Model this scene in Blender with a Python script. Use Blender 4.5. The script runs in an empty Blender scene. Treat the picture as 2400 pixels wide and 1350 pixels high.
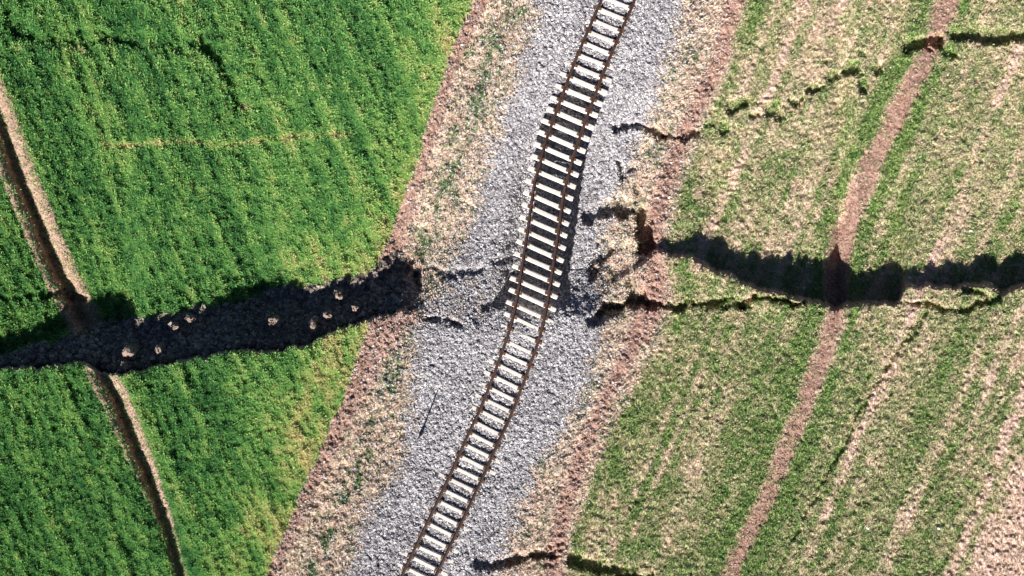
import bpy, bmesh, math
import numpy as np
from mathutils import Vector

rng = np.random.default_rng(7)
scene = bpy.context.scene
COL = scene.collection

# ------------------------------------------------------------------ image frame
# Image pixel coordinates: u runs east, v runs south, both in pixels of 21 mm.
S = 0.021          # metres per image pixel on the datum plane
CU, CV = 1200.0, 675.0
HCAM = 40.0        # drone height above datum
SUN_EL = 30.0
SUN_DIR = np.array([0.36, 0.933])   # horizontal direction in which shadows fall (east, north)
SUN_DIR = SUN_DIR / np.linalg.norm(SUN_DIR)
TANEL = math.tan(math.radians(SUN_EL))

def W(u, v, z=0.0):
    k = S * (HCAM - z) / HCAM
    return (u - CU) * k, (CV - v) * k, z

def interp(x, pts):
    p = np.array(pts, float)
    return np.interp(x, p[:, 0], p[:, 1])

def sstep(x, a=0.0, b=1.0):
    t = np.clip((x - a) / (b - a), 0, 1)
    return t * t * (3 - 2 * t)

# ------------------------------------------------------------------ noise
def _hash(ix, iy, seed):
    with np.errstate(over='ignore'):
        h = (ix.astype(np.int64) * 374761393 + iy.astype(np.int64) * 668265263 + seed * 974711) & 0xFFFFFFFF
        h = ((h ^ (h >> 13)) * 1274126177) & 0xFFFFFFFF
        h = h ^ (h >> 16)
    return (h & 0xFFFFFF).astype(np.float32) / float(0xFFFFFF)

def vnoise(x, y, seed=0):
    ix = np.floor(x); iy = np.floor(y)
    fx = (x - ix).astype(np.float32); fy = (y - iy).astype(np.float32)
    fx = fx * fx * (3 - 2 * fx); fy = fy * fy * (3 - 2 * fy)
    a = _hash(ix, iy, seed); b = _hash(ix + 1, iy, seed)
    c = _hash(ix, iy + 1, seed); d = _hash(ix + 1, iy + 1, seed)
    return (a + (b - a) * fx + (c - a) * fy + (a - b - c + d) * fx * fy) * 2 - 1

def fbm(x, y, seed=0, o=3):
    s = 0; a = 1.0; t = 0
    for i in range(o):
        s = s + a * vnoise(x * 2 ** i + 17.3 * i, y * 2 ** i - 9.1 * i, seed + i * 31); t += a; a *= 0.55
    return s / t

def seg_dist(U, V, pts, **kw):
    """unsigned distance, signed side (+ = east/right of line heading south), param along the line"""
    ny_ = kw.get('north', 1.0)
    best = np.full(U.shape, 1e9, np.float32); side = np.zeros(U.shape, np.float32); al = np.zeros(U.shape, np.float32)
    acc = 0.0
    for (x0, y0), (x1, y1) in zip(pts[:-1], pts[1:]):
        dx, dy = x1 - x0, y1 - y0
        L = math.hypot(dx, dy)
        t = np.clip(((U - x0) * dx + (V - y0) * dy) / (L * L), 0, 1)
        px = U - (x0 + t * dx); py = V - (y0 + t * dy)
        d = np.hypot(px, np.where(py < 0, py * ny_, py))
        m = d < best
        best = np.where(m, d, best)
        side = np.where(m, px * dy - py * dx, side)
        al = np.where(m, acc + t * L, al)
        acc += L
    return best, np.sign(side), al

# ------------------------------------------------------------------ lines of the site in image pixels
CENTRE = [(1592, -330), (1545, -220), (1497, -110), (1449, 0), (1401, 110), (1378, 165), (1347, 248), (1329, 298), (1312, 347), (1300, 394),
          (1287, 442), (1278, 505), (1270, 560), (1260, 625), (1250, 690), (1239, 745), (1226, 793), (1206, 850),
          (1185, 907), (1157, 977), (1137, 1018), (1102, 1097), (1067, 1172), (1030, 1249), (991, 1330), (940, 1440), (880, 1570), (825, 1690)]
GREEN_EDGE = [(-300, 1230), (0, 1110), (110, 1060), (260, 1010), (380, 975), (500, 930), (640, 872), (700, 868), (760, 864), (850, 830), (960, 790),
              (1030, 760), (1160, 700), (1350, 620), (1650, 490)]
BAL_L = [(-300, 1350), (0, 1278), (100, 1250), (200, 1215), (280, 1190), (370, 1160), (470, 1135), (560, 1098), (620, 1060), (680, 1040), (740, 1005), (780, 985), (850, 980),
         (950, 972), (1050, 958), (1120, 935), (1160, 895), (1270, 852), (1350, 825), (1650, 700)]
BAL_R = [(-300, 1690), (0, 1592), (100, 1570), (200, 1540), (260, 1512), (330, 1490), (400, 1455), (480, 1430), (560, 1405), (640, 1400), (740, 1398), (830, 1385), (900, 1362),
         (980, 1322), (1050, 1290), (1100, 1247), (1180, 1215), (1270, 1180), (1350, 1160), (1650, 1040)]
SOIL_R = [(-300, 1850), (0, 1722), (130, 1688), (240, 1640), (330, 1592), (420, 1562), (520, 1535), (580, 1535), (650, 1540), (760, 1512), (860, 1455), (950, 1410), (1060, 1362), (1150, 1332),
          (1250, 1310), (1350, 1290), (1650, 1180)]
FIELD_R = [(-300, 1875), (0, 1745), (120, 1715), (240, 1670), (380, 1618), (470, 1582), (560, 1560), (620, 1568), (720, 1575), (790, 1550), (870, 1502), (960, 1460), (1070, 1410), (1160, 1372), (1270, 1342),
           (1350, 1330), (1650, 1220)]
STRIP_R = [(2350, -300), (2220, 0), (2190, 90), (2140, 190), (2080, 310), (2030, 420), (1985, 530), (1958, 640), (1962, 735), (1920, 850), (1880, 960), (1840, 1060), (1790, 1180), (1730, 1300),
           (1700, 1370), (1580, 1650)]
SCARP = [(-320, 880), (0, 868), (100, 862), (190, 852), (230, 875), (290, 882), (370, 862), (450, 845), (540, 828), (640, 825), (700, 815), (760, 795), (800, 775),
         (850, 755), (900, 742), (940, 731), (985, 728), (1080, 745), (1180, 735), (1300, 725), (1395, 690), (1480, 640), (1544, 592), (1572, 604), (1614, 603), (1647, 620),
         (1670, 637), (1718, 648), (1735, 664), (1773, 680), (1816, 690), (1880, 708), (1930, 720), (1960, 727), (1985, 715), (2040, 712), (2105, 718), (2122, 678), (2160, 670),
         (2200, 674), (2235, 680), (2262, 672), (2300, 670), (2325, 674), (2345, 690), (2400, 676), (2720, 640)]
DROP = [(-320, .9), (0, 1.0), (100, 1.45), (190, 1.85), (290, 2.0), (345, 1.5), (400, 1.55), (500, 1.8), (600, 2.1), (700, 1.95), (800, 1.5), (870, 1.45), (930, 1.8), (960, 1.6), (1070, 1.05),
        (1300, .9), (1544, .18), (1614, .42), (1670, .70), (1735, .62), (1816, .78), (1880, 1.0), (1930, 1.05), (1965, 1.5), (2010, .85), (2040, 1.0), (2110, 1.0), (2130, .5), (2200, .62), (2300, .80), (2350, .95), (2400, .85), (2720, 1.0)]
FURROW_N = [(-130, -60), (-60, 130), (0, 275), (40, 395), (90, 515), (140, 635), (180, 715), (205, 765)]
FURROW_S = [(238, 865), (275, 930), (320, 1040), (345, 1100), (375, 1180), (405, 1270), (427, 1350), (520, 1640)]
CORR_L = [(-320, 0), (150, 0), (230, -.10), (300, -.32), (420, -.62), (560, -.78), (640, -.62), (775, 0), (1700, 0)]
CORR_R = [(-320, 0), (150, 0), (210, -.14), (280, -.45), (400, -.85), (520, -1.08), (630, -1.08), (690, -.62), (745, -.06), (775, 0.0), (1700, 0)]
# cracks: points, width, depth
CRACKS = [
    ([(20, 48), (60, 80), (110, 95), (200, 98), (270, 95), (400, 102), (480, 108)], 33, .20),
    ([(480, 108), (512, 135), (540, 200), (562, 250)], 33, .26),
    ([(575, 60), (600, 150), (620, 215)], 16, .14),
    ([(250, 342), (330, 338), (400, 328), (520, 340), (640, 325), (700, 318), (830, 312)], 8, .12),
    ([(-40, 690), (60, 697), (150, 692), (200, 702)], 12, .28),
    ([(1440, 305), (1475, 297), (1520, 303), (1560, 322)], 22, .40),
    ([(1560, 325), (1600, 322), (1640, 312)], 18, .32),
    ([(1640, 292), (1680, 285)], 14, .2), ([(1716, 258), (1745, 252)], 26, .30), ([(1762, 268), (1776, 262)], 16, .22), ([(1800, 258), (1828, 272)], 24, .26), ([(1690, 300), (1700, 296)], 22, .2),
    ([(1868, 242), (1876, 238)], 26, .28), ([(1898, 214), (1916, 210)], 22, .24), ([(1945, 184), (1962, 176)], 16, .2), ([(1984, 160), (2012, 172)], 30, .32), ([(2020, 196), (2024, 206)], 20, .24), ([(2056, 164), (2062, 162)], 22, .24), ([(1930, 150), (1936, 146)], 14, .14), ([(2015, 120), (2030, 140)], 14, .15), ([(2050, 150), (2065, 165)], 12, .14),
    ([(2128, 115), (2165, 98), (2200, 98)], 26, .5), ([(2200, 98), (2215, 120), (2232, 132)], 10, .25), ([(2235, 92), (2280, 90), (2330, 90), (2720, 76)], 22, .42),
    ([(1400, 735), (1425, 722), (1500, 708), (1530, 712), (1560, 722), (1590, 723), (1620, 706), (1650, 710), (1700, 702), (1740, 712), (1770, 697), (1830, 706), (1885, 714)], 15, .6),
    ([(1660, 722), (1720, 718), (1760, 720)], 8, .3),
    ([(2130, 712), (2180, 716), (2210, 724), (2245, 728), (2300, 712), (2340, 698)], 13, .36), ([(2260, 684), (2310, 690)], 10, .4),
    ([(1165, 1322), (1220, 1312), (1260, 1298), (1302, 1304)], 22, .5), ([(1340, 1315), (1400, 1332), (1450, 1345), (1520, 1362)], 28, .42), ([(1120, 1322), (1150, 1330)], 20, .35),
    ([(1000, 742), (1035, 750), (1080, 766)], 14, .30), ([(1005, 632), (1060, 645), (1110, 640), (1150, 618), (1192, 602)], 18, .16), ([(1196, 655), (1186, 700), (1130, 728)], 26, .2),
    ([(1378, 512), (1400, 500), (1440, 492), (1470, 493)], 33, .48), ([(1495, 440), (1500, 470), (1490, 490)], 22, .22),
    ([(1418, 582), (1408, 610), (1390, 642)], 33, .42), ([(1398, 752), (1425, 728), (1470, 712), (1510, 712)], 33, .42), ([(1478, 682), (1486, 690)], 26, .3),
    ([(1508, 524), (1511, 545), (1512, 578)], 40, 1.1), ([(1450, 390), (1462, 415), (1480, 400)], 16, .3), ([(1440, 150), (1600, 110)], 6, .0),
    ([(980, 640), (985, 670)], 14, .4), ([(965, 612), (955, 640)], 10, .3),
]
RUTS = [([(2168, 735), (2060, 880), (1990, 1010), (1900, 1180), (1830, 1320), (1770, 1450)], 11, .2),
        ([(2040, 880), (2010, 935)], 12, .12), ([(2340, 250), (2260, 420), (2150, 640)], 10, .06), ([(2400, 470), (2330, 560)], 10, .08),
        ([(2240, 1050), (2160, 1180)], 12, .06), ([(2330, 1090), (2250, 1240), (2200, 1340)], 14, .08),
        ([(2330, 320), (2200, 560)], 10, .05)]

# ------------------------------------------------------------------ terrain grid
STEP = 2.5
gu = np.arange(-300, 2700 + .1, STEP); gv = np.arange(-300, 1650 + .1, STEP)
U, V = np.meshgrid(gu, gv)
U = U.astype(np.float32); V = V.astype(np.float32)
NV, NU = U.shape

wob = 14 * fbm(U / 45, V / 45, 3, 3) + 8 * vnoise(U / 9, V / 9, 5)
wob2 = wob + 18 * fbm(U / 34, V / 34, 6, 3)
g_edge = interp(V, GREEN_EDGE); bl = interp(V, BAL_L); br = interp(V, BAL_R); so = interp(V, SOIL_R); fr = interp(V, FIELD_R)
crop = sstep(g_edge + .45 * wob - U, -5, 5)
field = sstep(U - fr - .8 * wob, -8, 8)
wob3 = 1.2 * wob2 + 16 * vnoise(U / 7, V / 7, 15)
ball = sstep(U - bl + wob3, -24, 26) * sstep(br - U + wob3, -24, 26)
spill = np.exp(-((U - 1080) / 95.0) ** 4 - ((V - 690) / 75.0) ** 4) * sstep(fbm(U / 20, V / 20, 37, 3), -.25, .2)
spill = np.maximum(spill, .9 * np.exp(-((U - 1420) / 60.0) ** 4 - ((V - 560) / 90.0) ** 4) * sstep(fbm(U / 20, V / 20, 38, 3), -.1, .3))
ball = ball * (1 - .8 * spill)
verge = np.clip(1 - crop - field - ball, 0, 1)

# scarp
scn = 5 * vnoise(U / 22, V * 0, 11) + 3.0 * vnoise(U / 7, V * 0, 12)
hard = 1 - sstep(U, 930, 1000) * (1 - sstep(U, 1500, 1545))       # sharp scarp in the fields, soft in the corridor
vs = interp(U, SCARP) + scn * hard
drop = interp(U, DROP) * (1.12 + .18 * sstep(U, 1200, 1500))
lip = (.12 * vnoise(U / 17, V * 0, 21) + .07 * vnoise(U / 7, V * 0, 22) + .15 * vnoise(U / 44, V * 0, 23))
dn = vs - V                                                        # distance north of the scarp line
# shadow ray height north of lip, rubble slope kept below it
ray = -(np.maximum(dn, 0) * S / SUN_DIR[1]) * TANEL
left = 1 - sstep(U, 930, 985)
steep = np.where(left > .5, .34, .42)
edge = sstep(dn, -3, 6)
rub_z = -.62 * sstep(dn, -3, 7) + ray * 1.02
far = np.exp(-np.maximum(dn - 190, 0) / 400.0)
ground_n = -(drop * (0.25 + .75 * far) + .12 * fbm(U / 120, V / 120, 8))
rubble_on = left * 1.0
z_field_l = np.maximum(ground_n, rub_z)
wr = sstep(dn, -3, 14)
z_field_r = ground_n * wr
zf = np.where(U < 1200, z_field_l * edge, z_field_r)
zf = zf + lip * hard * np.exp(-np.abs(dn) / 14.0) * (dn < 8)
# pressure ridge: ground lifted gently between fissure and crest on the right
zf = zf + .15 * sstep(U, 1530, 1600) * (1 - sstep(U, 1820, 1900)) * np.exp(-((dn + 12) / 40.0) ** 2) * (dn < 6)

# corridor
cx = np.interp(V, [p[1] for p in CENTRE], [p[0] for p in CENTRE])
cs = (U - cx) * .94 * S                                             # metres across the track
tR = sstep(cs, -1.6, 1.0)
zc = interp(V, CORR_L) * (1 - tR) + interp(V, CORR_R) * tR
corr = sstep(U - (bl - 60), -60, 60) * sstep((br + 60) - U, -60, 60)
corr = corr * (1 - hard * sstep(np.abs(V - 700), 160, 60) * 0.0)
base = -.28
z = (base + zf) * (1 - corr) + zc * corr
# ballast bed section
crib = (1 - sstep(np.abs(cs), .66, .78))
sh = sstep(np.abs(cs), .78, .95) * (1 - sstep(np.abs(cs), 1.5, 2.4))
bz = -.165 * crib - .045 * sh - .075 * (1 - crib) * (1 - sh) - .22 * sstep(np.abs(cs), 2.2, 4.5)
bury = sstep(V, 716, 752) * (1 - sstep(V, 780, 870))
bz = bz + bury * ((.118 + .05 * vnoise(U / 24, V / 18, 36)) * crib + .03 * sh) * (1 - sstep(np.abs(cs), 1.2, 2.2))
bz = bz + (.07 * (1 - sstep(V, 40, 240)) + .012 * sstep(V, 850, 900)) * sh + .03 * sh * vnoise(U / 30, V / 30, 35)
z = z + bz * corr
z = z + ball * (.05 * fbm(U / 40, V / 40, 31) + .042 * vnoise(U / 5, V / 5, 33) + .036 * vnoise(U / 9, V / 9, 34) * sstep(np.abs(cs), .8, 1.6))

z = z - .75 * (1 - sstep(np.abs(cs), .9, 1.9)) * sstep(V, 300, 440) * (1 - sstep(V, 680, 728)) * corr  # trough added under the hanging track to deepen shade between sleepers

# furrow ditch in the crop field
soil = np.zeros_like(U)
pale = np.zeros_like(U)
for pts, wl, wrr in ((FURROW_N, 46, 42), (FURROW_S, 42, 30)):
    d, sgn, al = seg_dist(U, V, pts)
    s = -d * sgn * 1.0
    s = d * np.where(sgn == 0, 1, sgn)
    narrow = 1.0 if pts is FURROW_N else (1 - .55 * sstep(V, 950, 1330))
    s2 = s + 3.5 * fbm(U / 14, V / 14, 41, 2)
    prof = (.35 * sstep(s2, -44, -14) + .65 * sstep(s2, -20, -6)) * (1 - sstep(s2, 0, 28))
    z = z - (.54 if pts is FURROW_N else .48) * prof * (1 if pts is FURROW_N else 1)
    berm = np.exp(-((s + 32) / 12.0) ** 2) * .10 + np.exp(-((s - 36) / 11.0) ** 2) * .06
    m = sstep(s2, -wl * narrow - 4, -wl * narrow + 6) * (1 - sstep(s2, wrr * narrow - 6, wrr * narrow + 6))
    z = z + berm * m
    soil = np.maximum(soil, m * crop)
    pale = np.maximum(pale, m * sstep(s2, 0, 8) * (1 - sstep(s2, 10, 24)) * .45)  # sun-facing ditch bank painted paler, sunlight put into the soil colour

# right-hand bare strip and other pale streaks
d, sgn, al = seg_dist(U, V, STRIP_R)
s = d * np.where(sgn == 0, 1, sgn)
hw = np.where(V < 700, 25, 19)
strip = (1 - sstep(d + .8 * wob + 6 * vnoise(U / 5, V / 5, 74), hw - 9, hw + 9)) * np.clip(1.0 + .5 * fbm(U / 14, V / 20, 73, 2), .7, 1)
strip_g = np.exp(-((d - hw - 20) / 16.0) ** 2) * field
z = z - .07 * strip + .03 * np.exp(-((d - hw - 4) / 7.0) ** 2)
soil = np.maximum(soil, strip * field)
soil_R_band = np.exp(-((U - so - .4 * wob) / np.where(V > 640, np.where(V < 800, 36, 24), 25)) ** 4) * np.clip(verge + field, 0, 1)
soil_L_w = interp(V, [(-300, 34), (400, 34), (600, 55), (720, 130), (800, 90), (950, 50), (1100, 38), (1650, 38)])
soil_L_band = (1 - sstep(U - g_edge + .8 * wob, soil_L_w * .7, soil_L_w * 1.3)) * verge * (U < 1200)
soil = np.maximum(soil, np.maximum(soil_R_band, soil_L_band * .95))
pale = np.maximum(pale, np.exp(-((U - so + 18) / 9.0) ** 2) * sstep(V, 850, 900) * (1 - sstep(V, 1150, 1230)))
z = z - .06 * soil_R_band + .05 * soil_L_band
# dry grass / weeds on the verge, with green weeds
mot = fbm(U / 30, V / 40, 55, 3)
soil = np.maximum(soil, verge * sstep(mot, .05, .35) * .5 * (1 - np.exp(-((U - bl) / 45.0) ** 2)))
dry = np.clip(verge - soil, 0, 1)
weed = sstep(fbm(U / 30 + V / 90, V / 60, 51, 3), .18, .42) * np.clip(verge, 0, 1) * (1 - soil_R_band)
wl1 = np.exp(-((U - interp(V, [(-300, 1290), (0, 1205), (150, 1150), (300, 1085), (420, 1060), (520, 1005), (600, 985), (760, 950), (900, 915), (1000, 880), (1100, 850), (1250, 770), (1350, 730)])) / 22.0) ** 2)
weed_dot = sstep(vnoise(U / 6.5, V / 6.5, 57), .42, .7) * np.clip(verge - soil_R_band, 0, 1)
weed = np.clip(weed * .45 + .9 * weed_dot + wl1 * verge * sstep(fbm(U / 14, V / 26, 53, 2), -.25, .35), 0, 1)

# bottom-right bare corner
bare = sstep((U - interp(V, [(850, 2600), (1000, 2440), (1100, 2375), (1350, 2275), (1650, 2150)])) + 1.5 * wob, -15, 15) * sstep(V, 850, 980)
# field streaks parallel with the sowing direction
a_r = U + .42 * V
st_r = .6 * fbm(a_r / 19, V / 420, 61, 3) + .45 * fbm(a_r / 75, V / 260, 63, 2)
lines = np.exp(-((a_r - 1890 - 6 * vnoise(V / 40, V * 0, 65)) / 15.0) ** 2) * .9 * (V < 640) \
    + np.exp(-((a_r - 2440) / 14.0) ** 2) * .7 + np.exp(-((a_r - 2640) / 12.0) ** 2) * .7 * (V > 720) \
    + np.exp(-((a_r - 2790) / 22.0) ** 2) * 1.1 * (V > 720) + np.exp(-((a_r - 2010) / 9.0) ** 2) * .6 * (V > 730) \
    + np.exp(-((a_r - 1930 - 60) / 60.0) ** 2) * .5 * (V < 350)
lines = lines * np.clip(.75 + .7 * fbm(U / 16, V / 40, 68, 3), 0, 1)
lines = lines + .45 * sstep(np.sin(a_r / 11.5 + 1.2 * vnoise(V / 90, a_r / 60, 66)), .45, 1) * np.clip(.3 + fbm(a_r / 45, V / 160, 64, 2), 0, 1)
gmask = .54 + .62 * st_r + .50 * fbm(U / 24, V / 24, 67, 3) + .9 * strip_g * (.6 + .6 * fbm(U / 20, V / 30, 69, 2)) - .75 * lines - 1.0 * bare
gmask = gmask + .14 * sstep(V, 720, 1000) - .08 * sstep(V, 560, 200)
edge_g = np.exp(-((U - fr - 34) / 24.0) ** 2)
gmask = np.clip(gmask + .5 * edge_g * (fbm(U / 30, V / 50, 71, 2) + .25) - .5 * strip, 0, 1)
pink = np.clip(lines * .9 + bare * .85 + .6 * sstep(-st_r, .05, .4), 0, 1)
# crop yellowness
a_l = U - .42 * V
st_l = fbm(a_l / 26, V / 300, 81, 3)
yel = .42 * (1 - sstep(g_edge - U + 40 * fbm(U / 60, V / 60, 86, 3), 70, 190)) * (.7 + .5 * fbm(U / 50, V / 50, 88, 2)) + np.exp(-np.maximum(g_edge - U, 0) / 45.0) * .40 + .55 * np.exp(-((U - 740) / 110.0) ** 2 - ((V - 930) / 120.0) ** 2) * sstep(fbm(U / 40, V / 40, 83), -.2, .4) \
    + .6 * np.exp(-((U - 570) / 110.0) ** 2 - ((V - 1210) / 120.0) ** 2) * sstep(fbm(U / 40, V / 40, 84), -.1, .4) + .35 * np.exp(-((U - 790) / 110.) ** 2 - ((V - 600) / 60.0) ** 2)
yel = np.clip(1.1 * yel + .9 * np.exp(-((U - (g_edge - 55)) / 42.0) ** 2) * sstep(V, 760, 800) * (1 - sstep(V, 1020, 1080)) * sstep(fbm(U / 30, V / 40, 87, 2), -.35, .2) + .20 * st_l + .15 * fbm(U / 36, V / 36, 85, 3) + .03, 0, 1) * crop
dcr, _, _ = seg_dist(U, V, CRACKS[3][0])
yel = np.clip(yel + crop * np.exp(-(dcr / 9.0) ** 2) * .9, 0, 1)
soil = np.maximum(soil, crop * np.exp(-(dcr / 5.0) ** 2) * sstep(vnoise(U / 18, V / 18, 89), -.3, .4))
for bu_, bv_, br_ in ((50, 112, 12), (135, 108, 10), (185, 118, 12), (300, 150, 10), (470, 150, 12), (575, 255, 11), (580, 290, 9), (420, 8, 8)):
    q_ = np.exp(-(((U - bu_) / (br_ * 1.6)) ** 2 + ((V - bv_) / br_) ** 2)) * sstep(vnoise(U / 8, V / 8, 90), -.5, .3)
    soil = np.maximum(soil, .8 * q_); yel = np.maximum(yel, q_)

# rubble zone in the rift
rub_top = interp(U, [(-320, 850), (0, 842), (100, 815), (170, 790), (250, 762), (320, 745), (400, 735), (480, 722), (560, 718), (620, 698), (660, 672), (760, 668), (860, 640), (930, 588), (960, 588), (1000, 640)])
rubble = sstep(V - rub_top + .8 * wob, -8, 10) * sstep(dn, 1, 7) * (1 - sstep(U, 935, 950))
# red crumbled soil at the rift on the right of the corridor
crumb = np.exp(-((U - 1525) / 42.0) ** 4 - ((V - 655) / 52.0) ** 4)
soil = np.maximum(soil, crumb * .9)
soil = np.maximum(soil, np.exp(-((U - 968) / 26.0) ** 4 - ((V - 650) / 62.0) ** 4))
# scarp face is bare earth
face = hard * np.exp(-((dn - 4) / 6.0) ** 2)
soil = np.maximum(soil, face)

# cracks, pits and ruts
cdark = np.zeros_like(U)
for pts, w, dep in CRACKS + RUTS:
    if dep <= 0: continue
    xs = [p[0] for p in pts]; ys = [p[1] for p in pts]
    i0 = max(int((min(ys) - 60 + 300) / STEP), 0); i1 = min(int((max(ys) + 60 + 300) / STEP), NV)
    j0 = max(int((min(xs) - 60 + 300) / STEP), 0); j1 = min(int((max(xs) + 60 + 300) / STEP), NU)
    if i1 <= i0 or j1 <= j0: continue
    u = U[i0:i1, j0:j1]; v = V[i0:i1, j0:j1]
    ju = u + 8 * fbm(u / 22, v / 22, 91, 2) + 3 * vnoise(u / 6, v / 6, 95); jv = v + 9 * fbm(u / 22, v / 22, 93, 2) + 5 * vnoise(u / 6, v / 6, 96)
    d, sg, al = seg_dist(ju, jv, pts, north=.5 if w > 15 else .8)
    wv = w * (np.clip(.78 + .85 * fbm(u / 26, v / 26, 97, 2), 0, 1.3) if w < 34 else 1.0)
    p = (1 - sstep(d, wv * .5 - 4, wv * .5 + 4)) * np.clip(wv / (.35 * w), 0, 1)
    z[i0:i1, j0:j1] -= dep * p
    if dep > .35:
        soil[i0:i1, j0:j1] = np.maximum(soil[i0:i1, j0:j1], p * .3 * (1 - ball[i0:i1, j0:j1]))
    gmask[i0:i1, j0:j1] = np.clip(gmask[i0:i1, j0:j1] + .35 * p, 0, 1); pink[i0:i1, j0:j1] *= 1 - p
    weed[i0:i1, j0:j1] = np.maximum(weed[i0:i1, j0:j1], .4 * p * (1 - ball[i0:i1, j0:j1]))
    cdark[i0:i1, j0:j1] = np.maximum(cdark[i0:i1, j0:j1], p)

# relief of the vegetation and the clods
clump = vnoise(U / 7, V / 7, 131) + .7 * vnoise(U / 15, V / 20, 132)
rows = st_l * .11 + .05 * fbm(a_l / 11, V / 90, 101, 2)
z = z + crop * (1 - soil) * (1 - rubble) * (rows + .13 * fbm(U / 13 - V / 60, V / 17, 103, 3) + .09 * vnoise(U / 6, V / 6, 105))
z = z + field * (1 - soil) * (.02 * st_r + .06 * fbm(U / 12, V / 12, 107, 3) + .06 * vnoise(U / 6, V / 6, 109))
z = z + np.clip(verge - ball, 0, 1) * (.09 * fbm(U / 20, V / 20, 111, 3) + .06 * vnoise(U / 6, V / 6, 113))
z = z + soil * (.035 * fbm(U / 14, V / 14, 115, 3) + .022 * vnoise(U / 5, V / 5, 117))
cl = fbm(U / 11, V / 11, 119, 3)
z = z + rubble * (.22 * np.abs(cl) + .12 * vnoise(U / 6, V / 6, 121) - .12)

# heaps of debris that lift the single clods of the left rift into the light
CLODS = [(641, 753, .24), (767, 739, .17), (735, 762, .25), (794, 692, .2), (832, 722, .14), (409, 766, .18), (446, 747, .15), (305, 826, .30), (292, 858, .18), (373, 820, .17)]
for cu_, cv_, cr_ in CLODS:
    e_ = float(np.interp(cu_, [p[0] for p in SCARP], [p[1] for p in SCARP]))
    zr_ = -.28 - max(e_ - cv_, 0) * S / SUN_DIR[1] * TANEL
    wgt = np.exp(-(((U - cu_) ** 2 + (V - cv_) ** 2) / (cr_ * 1.1 / S) ** 2))
    z = z + np.maximum(zr_ - .14 - z, 0) * wgt
# relax the outermost rim to a level just above the surrounding land
rim = sstep(np.minimum(np.minimum(U + 300, 2700 - U), np.minimum(V + 300, 1650 - V)), 0, 110)
z = z * rim + (-.28) * (1 - rim)

X = ((U - CU) * S * (HCAM - z) / HCAM); Y = ((CV - V) * S * (HCAM - z) / HCAM)
Z = z.astype(np.float32)

def sample(u, v, A=None):
    A = Z if A is None else A
    i = np.clip(((np.asarray(v, float) + 300) / STEP), 0, NV - 1.001); j = np.clip(((np.asarray(u, float) + 300) / STEP), 0, NU - 1.001)
    i0 = i.astype(int); j0 = j.astype(int); fi = i - i0; fj = j - j0
    return (A[i0, j0] * (1 - fi) * (1 - fj) + A[i0 + 1, j0] * fi * (1 - fj) + A[i0, j0 + 1] * (1 - fi) * fj + A[i0 + 1, j0 + 1] * fi * fj)

# ------------------------------------------------------------------ materials
class NT:
    def __init__(s, name, rough=.9, spec=.15):
        s.m = bpy.data.materials.new(name); s.m.use_nodes = True
        s.t = s.m.node_tree; s.b = s.t.nodes['Principled BSDF']
        s.b.inputs['Roughness'].default_value = rough
        s.b.inputs['Specular IOR Level'].default_value = spec
    def n(s, kind, **kw):
        nd = s.t.nodes.new(kind)
        for k, v in kw.items(): setattr(nd, k, v)
        return nd
    def l(s, a, b): s.t.links.new(a, b)
    def attr(s, name):
        nd = s.n('ShaderNodeAttribute'); nd.attribute_name = name; return nd
    def mix(s, fac, a, b):
        nd = s.n('ShaderNodeMix', data_type='RGBA')
        for val, idx in ((fac, 0), (a, 6), (b, 7)):
            if isinstance(val, (int, float)): nd.inputs[idx].default_value = val
            elif isinstance(val, (tuple, list)): nd.inputs[idx].default_value = (*val, 1)
            else: s.l(val, nd.inputs[idx])
        return nd.outputs[2]
    def noise(s, scale, detail=3, rough=.6, vec=None):
        nd = s.n('ShaderNodeTexNoise'); nd.inputs['Scale'].default_value = scale
        nd.inputs['Detail'].default_value = detail; nd.inputs['Roughness'].default_value = rough
        if vec is None:
            if not hasattr(s, 'tc'): s.tc = s.n('ShaderNodeTexCoord')
            vec = s.tc.outputs['Object']
        s.l(vec, nd.inputs['Vector']); return nd.outputs['Fac']
    def ramp(s, fac, stops):
        nd = s.n('ShaderNodeValToRGB'); e = nd.color_ramp.elements
        while len(e) < len(stops): e.new(.5)
        for el, (p, c) in zip(e, stops): el.position = p; el.color = (*c, 1)
        s.l(fac, nd.inputs['Fac']); return nd.outputs['Color']
    def out(s, col): s.l(col, s.b.inputs['Base Color'])

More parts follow.
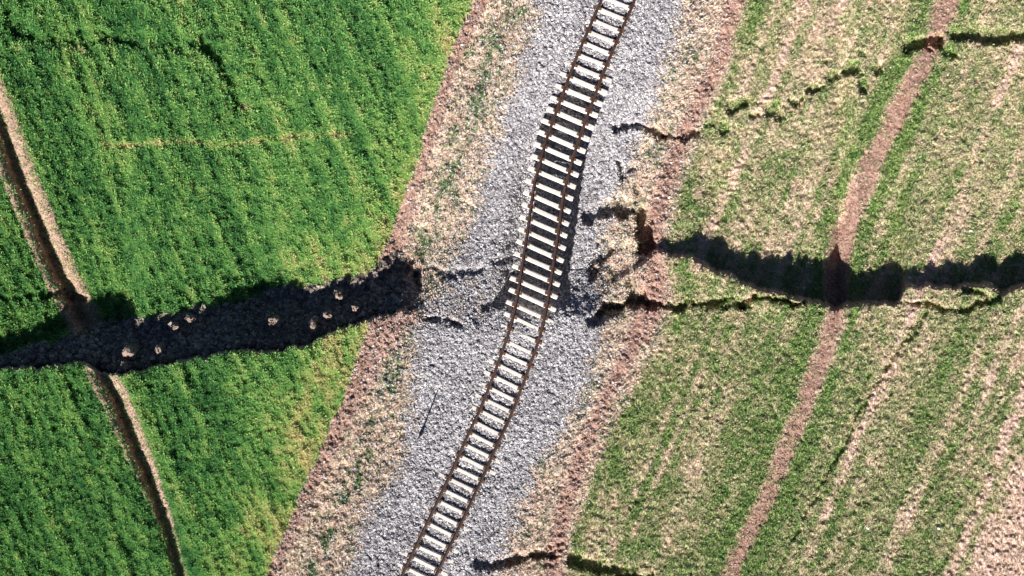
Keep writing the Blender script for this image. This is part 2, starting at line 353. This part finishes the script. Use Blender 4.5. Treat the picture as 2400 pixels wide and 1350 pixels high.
def ground_material():
    g = NT('ground_soil_and_gravel', .95, .08)
    za = g.n('ShaderNodeSeparateColor'); g.l(g.attr('zone_a').outputs['Color'], za.inputs[0])
    zb = g.n('ShaderNodeSeparateColor'); g.l(g.attr('zone_b').outputs['Color'], zb.inputs[0])
    zc_ = g.n('ShaderNodeSeparateColor'); g.l(g.attr('zone_c').outputs['Color'], zc_.inputs[0])
    n1 = g.noise(7, 4, .75); n2 = g.noise(16, 2, .7); n3 = g.noise(1.3, 4, .6)
    # crop green
    crop_c = g.ramp(n1, [(.30, (.010, .050, .018)), (.5, (.035, .125, .035)), (.7, (.12, .24, .07))])
    crop_y = g.ramp(n1, [(.30, (.05, .075, .015)), (.5, (.20, .24, .045)), (.7, (.40, .36, .12))])
    crop_c = g.mix(zc_.outputs[0], crop_c, crop_y)
    # right-hand field
    straw = g.ramp(n1, [(.28, (.16, .115, .08)), (.5, (.58, .45, .32)), (.72, (.80, .66, .52))])
    fgreen = g.ramp(n1, [(.28, (.045, .10, .03)), (.5, (.19, .28, .08)), (.72, (.40, .45, .17))])
    pinky = g.ramp(n2, [(.3, (.30, .19, .155)), (.5, (.60, .42, .35)), (.7, (.80, .61, .53))])
    straw = g.mix(zb.outputs[2], straw, pinky)
    fld = g.mix(zc_.outputs[1], straw, fgreen)
    # soil
    soil_c = g.ramp(n1, [(.25, (.15, .085, .07)), (.5, (.39, .235, .19)), (.74, (.60, .41, .34))])
    soil_c = g.mix(g.attr('red_earth').outputs['Fac'], soil_c, g.ramp(n1, [(.25, (.12, .062, .048)), (.5, (.30, .175, .132)), (.74, (.48, .315, .25))]))
    soil_p = g.ramp(n2, [(.3, (.36, .235, .18)), (.7, (.60, .43, .345))])
    soil_c = g.mix(zc_.outputs[2], soil_c, soil_p)
    # dry verge grass and green weeds
    dry_c = g.ramp(n1, [(.28, (.18, .13, .09)), (.5, (.60, .47, .36)), (.72, (.80, .68, .56))])
    weed_c = g.ramp(n2, [(.3, (.04, .08, .03)), (.6, (.14, .21, .08))])
    w = g.attr('weed').outputs['Fac']
    dry_c = g.mix(w, dry_c, weed_c)
    # ballast
    bal_c = g.ramp(n2, [(.3, (.10, .09, .105)), (.5, (.34, .31, .335)), (.7, (.56, .53, .55))])
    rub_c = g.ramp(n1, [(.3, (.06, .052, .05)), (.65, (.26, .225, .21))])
    c = dry_c
    c = g.mix(zb.outputs[0], c, crop_c)
    c = g.mix(zb.outputs[1], c, fld)
    c = g.mix(za.outputs[1], c, soil_c)
    c = g.mix(za.outputs[0], c, bal_c)
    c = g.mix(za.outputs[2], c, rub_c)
    g.out(c)
    bump = g.n('ShaderNodeBump'); bump.inputs['Strength'].default_value = .5; bump.inputs['Distance'].default_value = .06
    g.l(n2, bump.inputs['Height']); g.l(bump.outputs[0], g.b.inputs['Normal'])
    return g.m

def tint_material(name, stops, rough=.85, trans=0, attr='tint'):
    g = NT(name, rough, .12)
    col = g.ramp(g.attr(attr).outputs['Fac'], stops)
    g.out(col)
    if trans:
        tr = g.n('ShaderNodeBsdfTranslucent'); g.l(col, tr.inputs['Color'])
        mx = g.n('ShaderNodeMixShader'); mx.inputs[0].default_value = trans
        g.l(g.b.outputs[0], mx.inputs[1]); g.l(tr.outputs[0], mx.inputs[2])
        g.l(mx.outputs[0], g.t.nodes['Material Output'].inputs['Surface'])
    return g.m

M_GROUND = ground_material()

# ------------------------------------------------------------------ object helpers
def link(o): COL.objects.link(o); return o

def np_mesh(name, verts, faces, mat, smooth=False):
    """faces: (n,k) index array"""
    me = bpy.data.meshes.new(name)
    nf, k = faces.shape
    me.vertices.add(len(verts)); me.vertices.foreach_set('co', np.ascontiguousarray(verts, np.float32).ravel())
    me.loops.add(nf * k); me.loops.foreach_set('vertex_index', np.ascontiguousarray(faces, np.int32).ravel())
    me.polygons.add(nf); me.polygons.foreach_set('loop_start', np.arange(0, nf * k, k, dtype=np.int32))
    me.polygons.foreach_set('use_smooth', np.full(nf, smooth, bool))
    me.update(calc_edges=True)
    if mat: me.materials.append(mat)
    return me

def tag(o, label=None, cat=None, group=None, kind=None):
    if label: o['label'] = label
    if cat: o['category'] = cat
    if group: o['group'] = group
    if kind: o['kind'] = kind
    return o

def set_col(me, name, arr):
    a = me.attributes.new(name, 'FLOAT_COLOR', 'POINT')
    a.data.foreach_set('color', np.ascontiguousarray(arr, np.float32).ravel())

def set_f(me, name, arr, dom='POINT'):
    a = me.attributes.new(name, 'FLOAT', dom)
    a.data.foreach_set('value', np.ascontiguousarray(arr, np.float32).ravel())

# ------------------------------------------------------------------ terrain pieces
P = np.stack([X, Y, Z], -1).reshape(-1, 3)
one = np.ones_like(U)
edge_soil = np.exp(-((U - g_edge - 22) / 17.0) ** 2) * np.clip(verge, 0, 1) + .7 * soil_R_band + .65 * strip * field
ZA = np.stack([ball, soil * (1 - .0 * ball), rubble, one], -1).reshape(-1, 4)
ZB = np.stack([crop, field, pink, one], -1).reshape(-1, 4)
ZC = np.stack([yel, gmask, pale, one], -1).reshape(-1, 4)
WD = weed.reshape(-1); ES = np.clip(edge_soil, 0, 1).reshape(-1)
idx = np.arange(NV * NU).reshape(NV, NU)
F = np.stack([idx[:-1, :-1], idx[1:, :-1], idx[1:, 1:], idx[:-1, 1:]], -1).reshape(-1, 4)
def fc(a): return (a[:-1, :-1] + a[1:, 1:]).reshape(-1) * .5
zone = np.zeros(len(F), int)                        # 0 verge
fb, fcrop, ffield, fsoil, frub = fc(ball), fc(crop), fc(field), fc(soil), fc(rubble)
zone[fcrop > .5] = 1
zone[ffield > .5] = 2
zone[(fcrop > .5) & (fsoil > .5)] = 3
zone[(ffield > .5) & (fsoil > .5) & (fc(strip) > .4)] = 4
zone[fb > .5] = 5
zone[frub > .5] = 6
NAMES = {0: ('dirt_verge', 'dirt and dry grass verges beside the gravel bed'), 1: ('crop_field', 'green crop field left of the railway'),
         2: ('meadow_field', 'patchy green and straw field right of the railway'), 3: ('ditch', 'bare earth ditch through the green field'),
         4: ('dirt_path', 'bare brown strip through the patchy field'), 5: ('gravel_bed', 'grey gravel bed under the railway'), 6: ('rift_floor', 'shaded broken earth inside the rift')}
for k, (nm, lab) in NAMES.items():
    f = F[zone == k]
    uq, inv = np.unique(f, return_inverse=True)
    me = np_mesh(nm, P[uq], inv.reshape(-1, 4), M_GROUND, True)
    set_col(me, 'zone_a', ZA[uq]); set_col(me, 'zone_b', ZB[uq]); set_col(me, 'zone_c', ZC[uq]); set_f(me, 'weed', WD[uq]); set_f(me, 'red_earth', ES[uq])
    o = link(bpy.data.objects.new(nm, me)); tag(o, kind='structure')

# surrounding land out to the horizon
R = 900.0
bx0, bx1 = X[0, 0] + .6, X[0, -1] - .6
by0, by1 = Y[-1, 0] + .6, Y[0, 0] - .6
xs = [-R, -120, bx0, bx1, 120, R]; ys = [-R, -120, by0, by1, 120, R]
vv = np.array([(x, y, -.31) for y in ys for x in xs], float)
ff = np.array([(j * 6 + i, j * 6 + i + 1, (j + 1) * 6 + i + 1, (j + 1) * 6 + i) for j in range(5) for i in range(5) if not (i == 2 and j == 2)])
me = np_mesh('ground', vv, ff, None)
g = NT('far_field_grass', .95, .08)
n1 = g.noise(.6, 5, .7); n2 = g.noise(5, 3, .7)
g.out(g.mix(n2, g.ramp(n1, [(.35, (.04, .10, .02)), (.65, (.22, .24, .08))]), g.ramp(n1, [(.35, (.10, .15, .04)), (.65, (.38, .30, .17))])))
me.materials.append(g.m)
tag(link(bpy.data.objects.new('ground', me)), kind='structure')

# ------------------------------------------------------------------ vegetation (stuff)
def scatter(weight, n, umin=-60, umax=2460, vmin=-60, vmax=1410):
    """n random image positions, kept in proportion to the weight map"""
    k = int(n)
    u = rng.uniform(umin, umax, k); v = rng.uniform(vmin, vmax, k)
    w = sample(u, v, weight)
    keep = rng.random(k) < w
    return u[keep], v[keep]

def blades(name, u, v, length, width, tint, mat, label, lean=(.6, 1.4), flow=None):
    n = len(u)
    zz = sample(u, v)
    k = S * (HCAM - zz) / HCAM
    bx = (u - CU) * k; by = (CV - v) * k
    az = rng.uniform(0, 2 * math.pi, n)
    if flow is not None: az = np.where(rng.random(n) < .55, flow + rng.normal(0, .6, n), az)
    ln = rng.uniform(lean[0], lean[1], n)
    L = length * rng.uniform(.55, 1.35, n); w = width * rng.uniform(.6, 1.3, n)
    dx = np.cos(az) * np.sin(ln) * L; dy = np.sin(az) * np.sin(ln) * L; dz = np.cos(ln) * L
    px = -np.sin(az) * w; py = np.cos(az) * w
    vt = np.empty((n, 4, 3), np.float32)
    vt[:, 0] = np.stack([bx - px * .6, by - py * .6, zz - .03], -1)
    vt[:, 1] = np.stack([bx + px * .6, by + py * .6, zz - .03], -1)
    vt[:, 2] = np.stack([bx + dx * .55 + px, by + dy * .55 + py, zz + dz * .62], -1)
    vt[:, 3] = np.stack([bx + dx, by + dy, zz + dz * .95], -1)
    fc_ = (np.arange(n)[:, None] * 4 + np.array([[0, 1, 2, 3]])).astype(np.int32)
    f = np.concatenate([(np.arange(n)[:, None] * 4 + np.array([[0, 1, 2]])), (np.arange(n)[:, None] * 4 + np.array([[0, 2, 3]]))])
    me = np_mesh(name, vt.reshape(-1, 3), f, mat)
    set_f(me, 'tint', np.repeat(tint, 4))
    o = link(bpy.data.objects.new(name, me)); tag(o, label, 'grass', kind='stuff')
    return o

M_CROP = tint_material('crop_leaf', [(0, (.018, .08, .042)), (.25, (.08, .26, .085)), (.5, (.25, .52, .165)), (.74, (.50, .69, .24)), (1, (.80, .72, .40))], trans=.42)
M_MEADOW = tint_material('meadow_leaf', [(0, (.03, .10, .04)), (.3, (.20, .37, .105)), (.5, (.50, .55, .235)), (.62, (.60, .49, .31)), (.85, (.73, .595, .43)), (1, (.83, .72, .56))], trans=.3)
M_DRY = tint_material('dry_leaf', [(0, (.04, .10, .05)), (.25, (.15, .24, .11)), (.4, (.36, .27, .20)), (.7, (.80, .65, .52)), (1, (.90, .83, .73))], trans=.3)

flow_l = math.atan2(-1, .42); flow_r = math.atan2(-1, -.42)
cropw = crop * (1 - .84 * soil) * (1 - .95 * rubble)
u, v = scatter(cropw, 1100000, umax=1150)
t = np.clip(.475 + .095 * rng.normal(size=len(u)) + .40 * sample(u, v, yel) + .20 * sample(u, v, st_l) + .17 * sample(u, v, clump), 0, 1)
blades('crop_grass', u, v, .17, .022, t, M_CROP, 'dense green young crop covering the field left of the railway', flow=flow_l)
fw = field * (1 - .85 * soil) * (.55 + .35 * gmask)
fw = fw * (1 - .55 * pink)
u, v = scatter(fw, 640000, umin=1250)
gm = sample(u, v, gmask)
gm = np.clip(gm + .28 * sample(u, v, clump), 0, 1)
t = np.where(rng.random(len(u)) < gm * .9, np.clip(.28 + .13 * rng.normal(size=len(u)), 0, .52), np.clip(.78 + .13 * rng.normal(size=len(u)), .55, 1))
blades('meadow_grass', u, v, .12, .022, t, M_MEADOW, 'patchy green and straw coloured grass right of the railway', flow=flow_r)
dw = dry * (.9 - .25 * weed) + .12 * soil * verge
u, v = scatter(np.clip(dw, 0, 1) * (1 - ball), 420000, umin=560, umax=1900)
wd = sample(u, v, weed)
t = np.where(rng.random(len(u)) < wd * .9, np.clip(.10 + .09 * rng.normal(size=len(u)), 0, .3), np.clip(.72 + .15 * rng.normal(size=len(u)), .35, 1))
blades('dry_grass', u, v, .15, .022, t, M_DRY, 'pale dry grass and weeds along both edges of the gravel bed')

# ------------------------------------------------------------------ stones (stuff)
CUBE = np.array([(-1, -1, -1), (1, -1, -1), (1, 1, -1), (-1, 1, -1), (-1, -1, 1), (1, -1, 1), (1, 1, 1), (-1, 1, 1)], float)
CF = np.array([(0, 3, 2, 1), (4, 5, 6, 7), (0, 1, 5, 4), (1, 2, 6, 5), (2, 3, 7, 6), (3, 0, 4, 7)])
def stones(name, u, v, smin, smax, tint, mat, label, cat, sink=.3, flat=.7):
    n = len(u)
    zz = sample(u, v); k = S * (HCAM - zz) / HCAM
    c = np.stack([(u - CU) * k, (CV - v) * k, zz], -1)
    sz = rng.uniform(smin, smax, n)
    vt = CUBE[None] * rng.uniform(.55, 1.0, (n, 8, 3))
    vt[:, 4:, :2] *= rng.uniform(.4, .9, (n, 1, 1))
    q = rng.normal(size=(n, 4)); q /= np.linalg.norm(q, axis=1)[:, None]
    w_, x_, y_, z_ = q.T
    Rm = np.stack([1 - 2 * (y_ * y_ + z_ * z_), 2 * (x_ * y_ - z_ * w_), 2 * (x_ * z_ + y_ * w_),
                   2 * (x_ * y_ + z_ * w_), 1 - 2 * (x_ * x_ + z_ * z_), 2 * (y_ * z_ - x_ * w_),
                   2 * (x_ * z_ - y_ * w_), 2 * (y_ * z_ + x_ * w_), 1 - 2 * (x_ * x_ + y_ * y_)], -1).reshape(n, 3, 3)
    vt = np.einsum('nij,nkj->nki', Rm, vt) * sz[:, None, None]
    vt[:, :, 2] *= flat
    vt += c[:, None, :]; vt[:, :, 2] += (sz * (1 - sink) * .4)[:, None]
    f = (np.arange(n)[:, None, None] * 8 + CF[None]).reshape(-1, 4)
    me = np_mesh(name, vt.reshape(-1, 3), f, mat)
    set_f(me, 'tint', np.repeat(tint, 8))
    o = link(bpy.data.objects.new(name, me)); tag(o, label, cat, kind='stuff')
    return o
M_STONE = tint_material('ballast_stone', [(0, (.09, .08, .10)), (.35, (.265, .25, .26)), (.65, (.465, .445, .455)), (1, (.76, .74, .74))], .9)
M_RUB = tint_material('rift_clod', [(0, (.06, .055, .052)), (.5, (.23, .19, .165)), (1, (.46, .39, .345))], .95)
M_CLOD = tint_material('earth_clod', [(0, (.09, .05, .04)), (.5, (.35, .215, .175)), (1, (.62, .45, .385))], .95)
sunk = np.where((np.abs(cs) < 1.25), .75, 1.0)
spread = verge * .16 * np.exp(-np.maximum(np.maximum(bl - U, U - br), 0) / 40.0) + .02 * verge * (U < 1200)
u, v = scatter(np.clip(ball * sunk + spread, 0, 1), 440000, umin=620, umax=1750)
stones('ballast_stones', u, v, .028, .062, np.clip(.5 + .25 * rng.normal(size=len(u)) + .16 * fbm(u / 60, v / 60, 39, 3), 0, 1), M_STONE, 'loose grey crushed stone spread over the gravel bed', 'gravel')
u, v = scatter(np.clip(soil * (1 - ball) * (.5 + .5 * verge), 0, 1) * (1 - rubble), 240000)
stones('earth_crumbs', u, v, .015, .04, np.clip(.6 + .25 * rng.normal(size=len(u)), 0, 1), M_CLOD, 'crumbs of reddish brown earth on the bare soil', 'soil')
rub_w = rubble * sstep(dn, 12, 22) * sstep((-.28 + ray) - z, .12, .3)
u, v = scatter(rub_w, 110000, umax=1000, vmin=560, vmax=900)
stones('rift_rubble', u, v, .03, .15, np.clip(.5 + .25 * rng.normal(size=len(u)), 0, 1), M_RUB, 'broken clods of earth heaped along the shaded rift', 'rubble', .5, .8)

# ------------------------------------------------------------------ the single clods that stick out of the shade
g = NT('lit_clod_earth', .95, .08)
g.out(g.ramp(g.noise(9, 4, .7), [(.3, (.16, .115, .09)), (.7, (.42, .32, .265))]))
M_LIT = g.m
def clod(name, u, v, r, label, cat='clod', mat=M_LIT, up=None, group=None, stretch=(1, 1)):
    bm = bmesh.new(); bmesh.ops.create_icosphere(bm, subdivisions=3, radius=1)
    o3 = rng.uniform(0, 50, 3)
    from mathutils import noise as mn
    for vx in bm.verts:
        p = vx.co.copy()
        k = 1 + .55 * mn.noise(p * 1.5 + Vector(o3)) + .30 * mn.noise(p * 3.7 + Vector(o3))
        vx.co = Vector((p.x * stretch[0], p.y * stretch[1], p.z * .85)) * (k * r)
    me = bpy.data.meshes.new(name); bm.to_mesh(me); bm.free(); me.materials.append(mat)
    zg = float(sample(u, v)); zt = zg
    if up is not None:
        e = float(np.interp(u, [p[0] for p in SCARP], [p[1] for p in SCARP]))
        zray = -.28 - max(e - v, 0) * S / SUN_DIR[1] * TANEL
        zt = zg + .35 * r
    o = link(bpy.data.objects.new(name, me)); o.location = W(u, v, zt + .2 * r)
    o.rotation_euler = (0, 0, rng.uniform(-.25, .25))
    tag(o, label, cat, group); return o
G = 'sunlit clods in the left rift'
for (u, v, r, st, lab) in [
    (641, 753, 0.24, (1, 1), 'lone round clod catching sunlight in the middle of the shaded left rift'),
    (767, 739, 0.17, (1.2, .8), 'small pale clod in the shaded rift just right of the tall narrow clod'),
    (735, 762, 0.25, (.7, 1.5), 'tall narrow clod between two small ones in the right half of the left rift'),
    (794, 692, 0.2, (.9, 1.2), 'pale clod near the upper edge of the rift towards the railway verge'),
    (832, 722, 0.14, (1, 1), 'smallest pale clod in the rift nearest the railway verge'),
    (409, 766, 0.18, (1.1, .8), 'sunlit clod just left of the small clod at the grassy upper rift edge'),
    (446, 747, 0.15, (1, 1), 'small pale clod at the grassy upper edge of the left rift'),
    (305, 826, 0.3, (1, 1.1), 'broad broken clod at the mouth of the ditch in the rift'),
    (292, 858, 0.18, (.8, 1.2), 'small clod low in the rift directly above the lower ditch'),
    (373, 820, 0.17, (.8, 1.2), 'narrow pale clod low in the rift right of the ditch mouth')]:
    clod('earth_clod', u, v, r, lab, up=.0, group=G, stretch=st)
clod('earth_clod', 663, 638, .10, 'lone pale clod lying on green crop above the left rift', stretch=(1.2, .8))
g = NT('white_stone', .8, .2); g.out(g.ramp(g.noise(12, 3), [(.3, (.55, .53, .50)), (.7, (.85, .83, .80))])); M_WST = g.m
for (u, v, lab) in [(1884 + 392, 541, 'white stone in the patchy field above the right end of the rift'),
                    (2034, 1237, 'white stone in the lower right field left of the dark wheel rut end'),
                    (2200, 1238, 'white stone between pinkish streaks near the lower right corner'),
                    (1648, 615, 'pale stone inside the shadow at the left end of the right rift'),
                    (1884, 675, 'pale stone in the shadow left of the bare strip crossing'),
                    (2132, 651, 'pale stone at the shaded upper edge right of the bare strip')]:
    clod('field_stone', u, v, .075, lab, 'stone', M_WST, group='pale stones in the right field')

# ------------------------------------------------------------------ railway track
ctr = np.array(CENTRE, float)
# smooth centre line through the image points (Catmull-Rom)
def catmull(p, n=14):
    out = []
    for i in range(1, len(p) - 2):
        p0, p1, p2, p3 = p[i - 1], p[i], p[i + 1], p[i + 2]
        for t in np.linspace(0, 1, n, endpoint=False):
            out.append(.5 * ((2 * p1) + (-p0 + p2) * t + (2 * p0 - 5 * p1 + 4 * p2 - p3) * t * t + (-p0 + 3 * p1 - 3 * p2 + p3) * t ** 3))
    out.append(p[-2]); return np.array(out)
cl_ = catmull(ctr)
for _ in range(14):
    cl_[1:-1] = .25 * cl_[:-2] + .5 * cl_[1:-1] + .25 * cl_[2:]
wx = (cl_[:, 0] - CU) * S; wy = (CV - cl_[:, 1]) * S
seg = np.hypot(np.diff(wx), np.diff(wy)); arc = np.concatenate([[0], np.cumsum(seg)])
def at_arc(a): return np.interp(a, arc, wx), np.interp(a, arc, wy)
def ztrack(vv_): return interp(vv_, [(-400, .0), (200, 0), (350, .02), (560, -.03), (680, .02), (740, .03), (800, .02), (900, 0), (1800, 0)])

root = bpy.data.objects.new('railway_track', None); link(root)
tag(root, 'buckled railway track of rusty rails on white concrete sleepers bridging the rift', 'railway track')

g = NT('rusty_rail_steel', .75, .3)
g.out(g.ramp(g.noise(5, 5, .7), [(.3, (.022, .013, .011)), (.52, (.055, .028, .020)), (.75, (.13, .058, .033))]))
M_RAIL = g.m
g = NT('sleeper_concrete', .85, .2)
n1 = g.noise(6, 5, .7); n2 = g.noise(1.7, 3, .6)
c = g.ramp(n1, [(.25, (.36, .32, .28)), (.45, (.64, .60, .55)), (.7, (.80, .77, .73))])
vr = g.n('ShaderNodeObjectInfo')
c = g.mix(g.ramp(n2, [(.50, (0, 0, 0)), (.78, (.6, .6, .6))]), c, (.46, .38, .32))
c = g.mix(g.ramp(vr.outputs['Random'], [(0, (0, 0, 0)), (1, (.5, .5, .5))]), c, (.52, .48, .43))
g.out(c); M_SLEEP = g.m
g = NT('fastening_steel', .6, .4)
g.out(g.ramp(g.noise(20, 3), [(.35, (.03, .02, .017)), (.65, (.22, .10, .05))])); M_FAST = g.m

# rails: flat-bottomed rail section swept along the line
SEC = [(-.075, 0), (.075, 0), (.075, .012), (.02, .028), (.009, .05), (.009, .115), (.036, .128), (.036, .155), (.028, .162), (-.028, .162), (-.036, .155), (-.036, .128), (-.009, .115), (-.009, .05), (-.02, .028), (-.075, .012)]
tx = np.gradient(wx); ty = np.gradient(wy); tl = np.hypot(tx, ty); tx /= tl; ty /= tl
def make_rail(off):
    zz = ztrack(cl_[:, 1]) + .017
    n = len(wx); m = len(SEC)
    kk = (HCAM - zz) / HCAM
    # gauge measured along the skewed sleepers as the buckled track shows it
    ox = -ty * off; oy = tx * off
    vt = np.empty((n, m, 3))
    for j, (a, h) in enumerate(SEC):
        vt[:, j, 0] = wx * kk + ox - ty * a; vt[:, j, 1] = wy * kk + oy + tx * a; vt[:, j, 2] = zz + h
    i = np.arange(n - 1)[:, None]; j = np.arange(m)[None]
    f = np.stack([i * m + j, (i + 1) * m + j, (i + 1) * m + (j + 1) % m, i * m + (j + 1) % m], -1).reshape(-1, 4)
    me = np_mesh('rail', vt.reshape(-1, 3), f, M_RAIL)
    o = link(bpy.data.objects.new('rail', me)); o.parent = root
for off in (-.755, .755): make_rail(off)

# sleeper: waisted pre-stressed concrete beam with chamfered edges
def sleeper_mesh():
    st = [(-1.27, .075, .115, -.045), (-1.25, .09, .135, -.01), (-1.10, .098, .145, 0.0), (-.60, .096, .145, 0.0), (-.40, .084, .13, -.028), (.40, .084, .13, -.028), (.60, .096, .145, 0.0), (1.10, .098, .145, 0.0), (1.25, .09, .135, -.01), (1.27, .075, .115, -.045)]
    bm = bmesh.new(); rings = []
    for (x, wt, wb, zt) in st:
        pr = [(-wb, -.27), (wb, -.27), (wt + .012, zt - .02), (wt - .008, zt), (-wt + .008, zt), (-wt - .012, zt - .02)]
        rings.append([bm.verts.new((x, y, z_)) for y, z_ in pr])
    for a, b in zip(rings[:-1], rings[1:]):
        for k in range(6):
            bm.faces.new((a[k], b[k], b[(k + 1) % 6], a[(k + 1) % 6]))
    bm.faces.new(rings[0]); bm.faces.new(rings[-1][::-1])
    bmesh.ops.recalc_face_normals(bm, faces=bm.faces)
    for v_ in bm.verts: v_.co.y *= .88
    me = bpy.data.meshes.new('sleeper'); bm.to_mesh(me); bm.free(); me.materials.append(M_SLEEP); return me
def box(bm, c, s):
    r = bmesh.ops.create_cube(bm, size=1)
    for v_ in r['verts']: v_.co = Vector((v_.co.x * s[0] + c[0], v_.co.y * s[1] + c[1], v_.co.z * s[2] + c[2]))
def fast_mesh():
    # ribbed base plate with a raised shoulder and a clip nose on each side of the rail foot, one rolled piece
    pr = [(-.185, -.012), (.185, -.012), (.185, .014), (.165, .034), (.150, .052), (.128, .052), (.112, .036), (.088, .036), (.084, .014),
          (-.084, .014), (-.088, .036), (-.112, .036), (-.128, .052), (-.150, .052), (-.165, .034), (-.185, .014)]
    bm = bmesh.new(); rings = [[bm.verts.new((x, y, z_)) for x, z_ in pr] for y in (-.07, .07)]
    n = len(pr)
    for k in range(n): bm.faces.new((rings[0][k], rings[0][(k + 1) % n], rings[1][(k + 1) % n], rings[1][k]))
    bm.faces.new(rings[0][::-1]); bm.faces.new(rings[1])
    bmesh.ops.recalc_face_normals(bm, faces=bm.faces)
    me = bpy.data.meshes.new('rail_fastening'); bm.to_mesh(me); bm.free(); me.materials.append(M_FAST); return me
SM, FM = sleeper_mesh(), fast_mesh()
# first sleeper of the chain: the one just above the buried stretch
t0 = np.interp(-703, -cl_[:, 1][::-1][::-1] if False else -cl_[:, 1], arc) if False else float(arc[np.argmin(np.abs(cl_[:, 1] - 703))])
sp = .612
k0 = int(-(t0 // sp)); a = t0 + k0 * sp
while a < arc[-1]:
    x, y = at_arc(a); vpos = CV - y / S
    if -310 < vpos < 1660:
        zt = float(ztrack(np.array([vpos]))[0])
        slope = float(np.interp(vpos, [0, 300, 500, 720, 900, 1350], [.41, .42, .43, .45, .49, .50]))
        rot = -math.atan(slope) + rng.normal(0, .012)
        kk = (HCAM - zt) / HCAM
        o = link(bpy.data.objects.new('sleeper', SM)); o.parent = root
        o.location = (x * kk + rng.normal(0, .015), y * kk, zt + rng.normal(0, .006)); o.rotation_euler = (rng.normal(0, .01), 0, rot)
        # rail crossing points along this (possibly skewed) sleeper
        i = int(np.argmin(np.abs(arc - a)))
        ca = abs(-ty[i] * math.cos(rot) + tx[i] * math.sin(rot))
        for s_ in (-1, 1):
            f = link(bpy.data.objects.new('rail_fastening', FM)); f.parent = o
            f.location = (s_ * .755 / ca, 0, .0)
            f.rotation_euler = (0, 0, math.atan2(ty[i], tx[i]) + math.pi / 2 - rot)
    a += sp

# ------------------------------------------------------------------ marker post in the gravel
def marker_post():
    u, v = 986, 1018
    zg = float(sample(u, v))
    r = bpy.data.objects.new('marker_post', None); link(r); r.location = W(u, v, zg)
    tag(r, 'thin dark post standing in the gravel at its left edge, casting a long thin shadow', 'post')
    g = NT('weathered_post_steel', .6, .3); g.out(g.ramp(g.noise(8, 3), [(.3, (.025, .03, .04)), (.7, (.08, .08, .09))]))
    bm = bmesh.new()
    t = bmesh.ops.create_cone(bm, cap_ends=True, segments=12, radius1=.04, radius2=.032, depth=1.4)
    for v_ in t['verts']: v_.co.z += .6
    me = bpy.data.meshes.new('shaft'); bm.to_mesh(me); bm.free(); me.materials.append(g.m)
    o = link(bpy.data.objects.new('shaft', me)); o.parent = r
    bm = bmesh.new()
    t = bmesh.ops.create_cone(bm, cap_ends=True, segments=12, radius1=.10, radius2=.075, depth=.3)
    for v_ in t['verts']: v_.co.z += .1
    me = bpy.data.meshes.new('footing'); bm.to_mesh(me); bm.free(); me.materials.append(g.m)
    o = link(bpy.data.objects.new('footing', me)); o.parent = r
marker_post()

# ------------------------------------------------------------------ light, sky, camera
w = bpy.data.worlds.new('World'); scene.world = w; w.use_nodes = True
nt = w.node_tree
sky = nt.nodes.new('ShaderNodeTexSky'); sky.sky_type = 'NISHITA'; sky.sun_disc = False
sky.sun_elevation = math.radians(SUN_EL); sky.altitude = 1500; sky.air_density = .35; sky.dust_density = .05; sky.ozone_density = 2.5
to_sun = -SUN_DIR
sky.sun_rotation = math.atan2(to_sun[0], to_sun[1])
nt.links.new(sky.outputs[0], nt.nodes['Background'].inputs[0])
nt.nodes['Background'].inputs[1].default_value = .05
sl = bpy.data.lights.new('sun', 'SUN'); sl.energy = 5.0; sl.angle = math.radians(.5); sl.color = (1, .965, .92)
so_ = link(bpy.data.objects.new('sun', sl))
ce = math.cos(math.radians(SUN_EL))
dvec = Vector((SUN_DIR[0] * ce, SUN_DIR[1] * ce, -math.sin(math.radians(SUN_EL))))
so_.rotation_euler = dvec.to_track_quat('-Z', 'Y').to_euler(); so_.location = (-20, -40, 60)

cam = bpy.data.cameras.new('camera'); co = link(bpy.data.objects.new('camera', cam))
co.location = (0, 0, HCAM); co.rotation_euler = (0, 0, 0)
cam.sensor_fit = 'HORIZONTAL'; cam.sensor_width = 36
cam.lens = 36 * HCAM / (2400 * S)
cam.clip_start = .5; cam.clip_end = 3000
scene.camera = co
scene.view_settings.view_transform = 'Standard'; scene.view_settings.look = 'None'
scene.view_settings.exposure = 1.0; scene.view_settings.gamma = 1
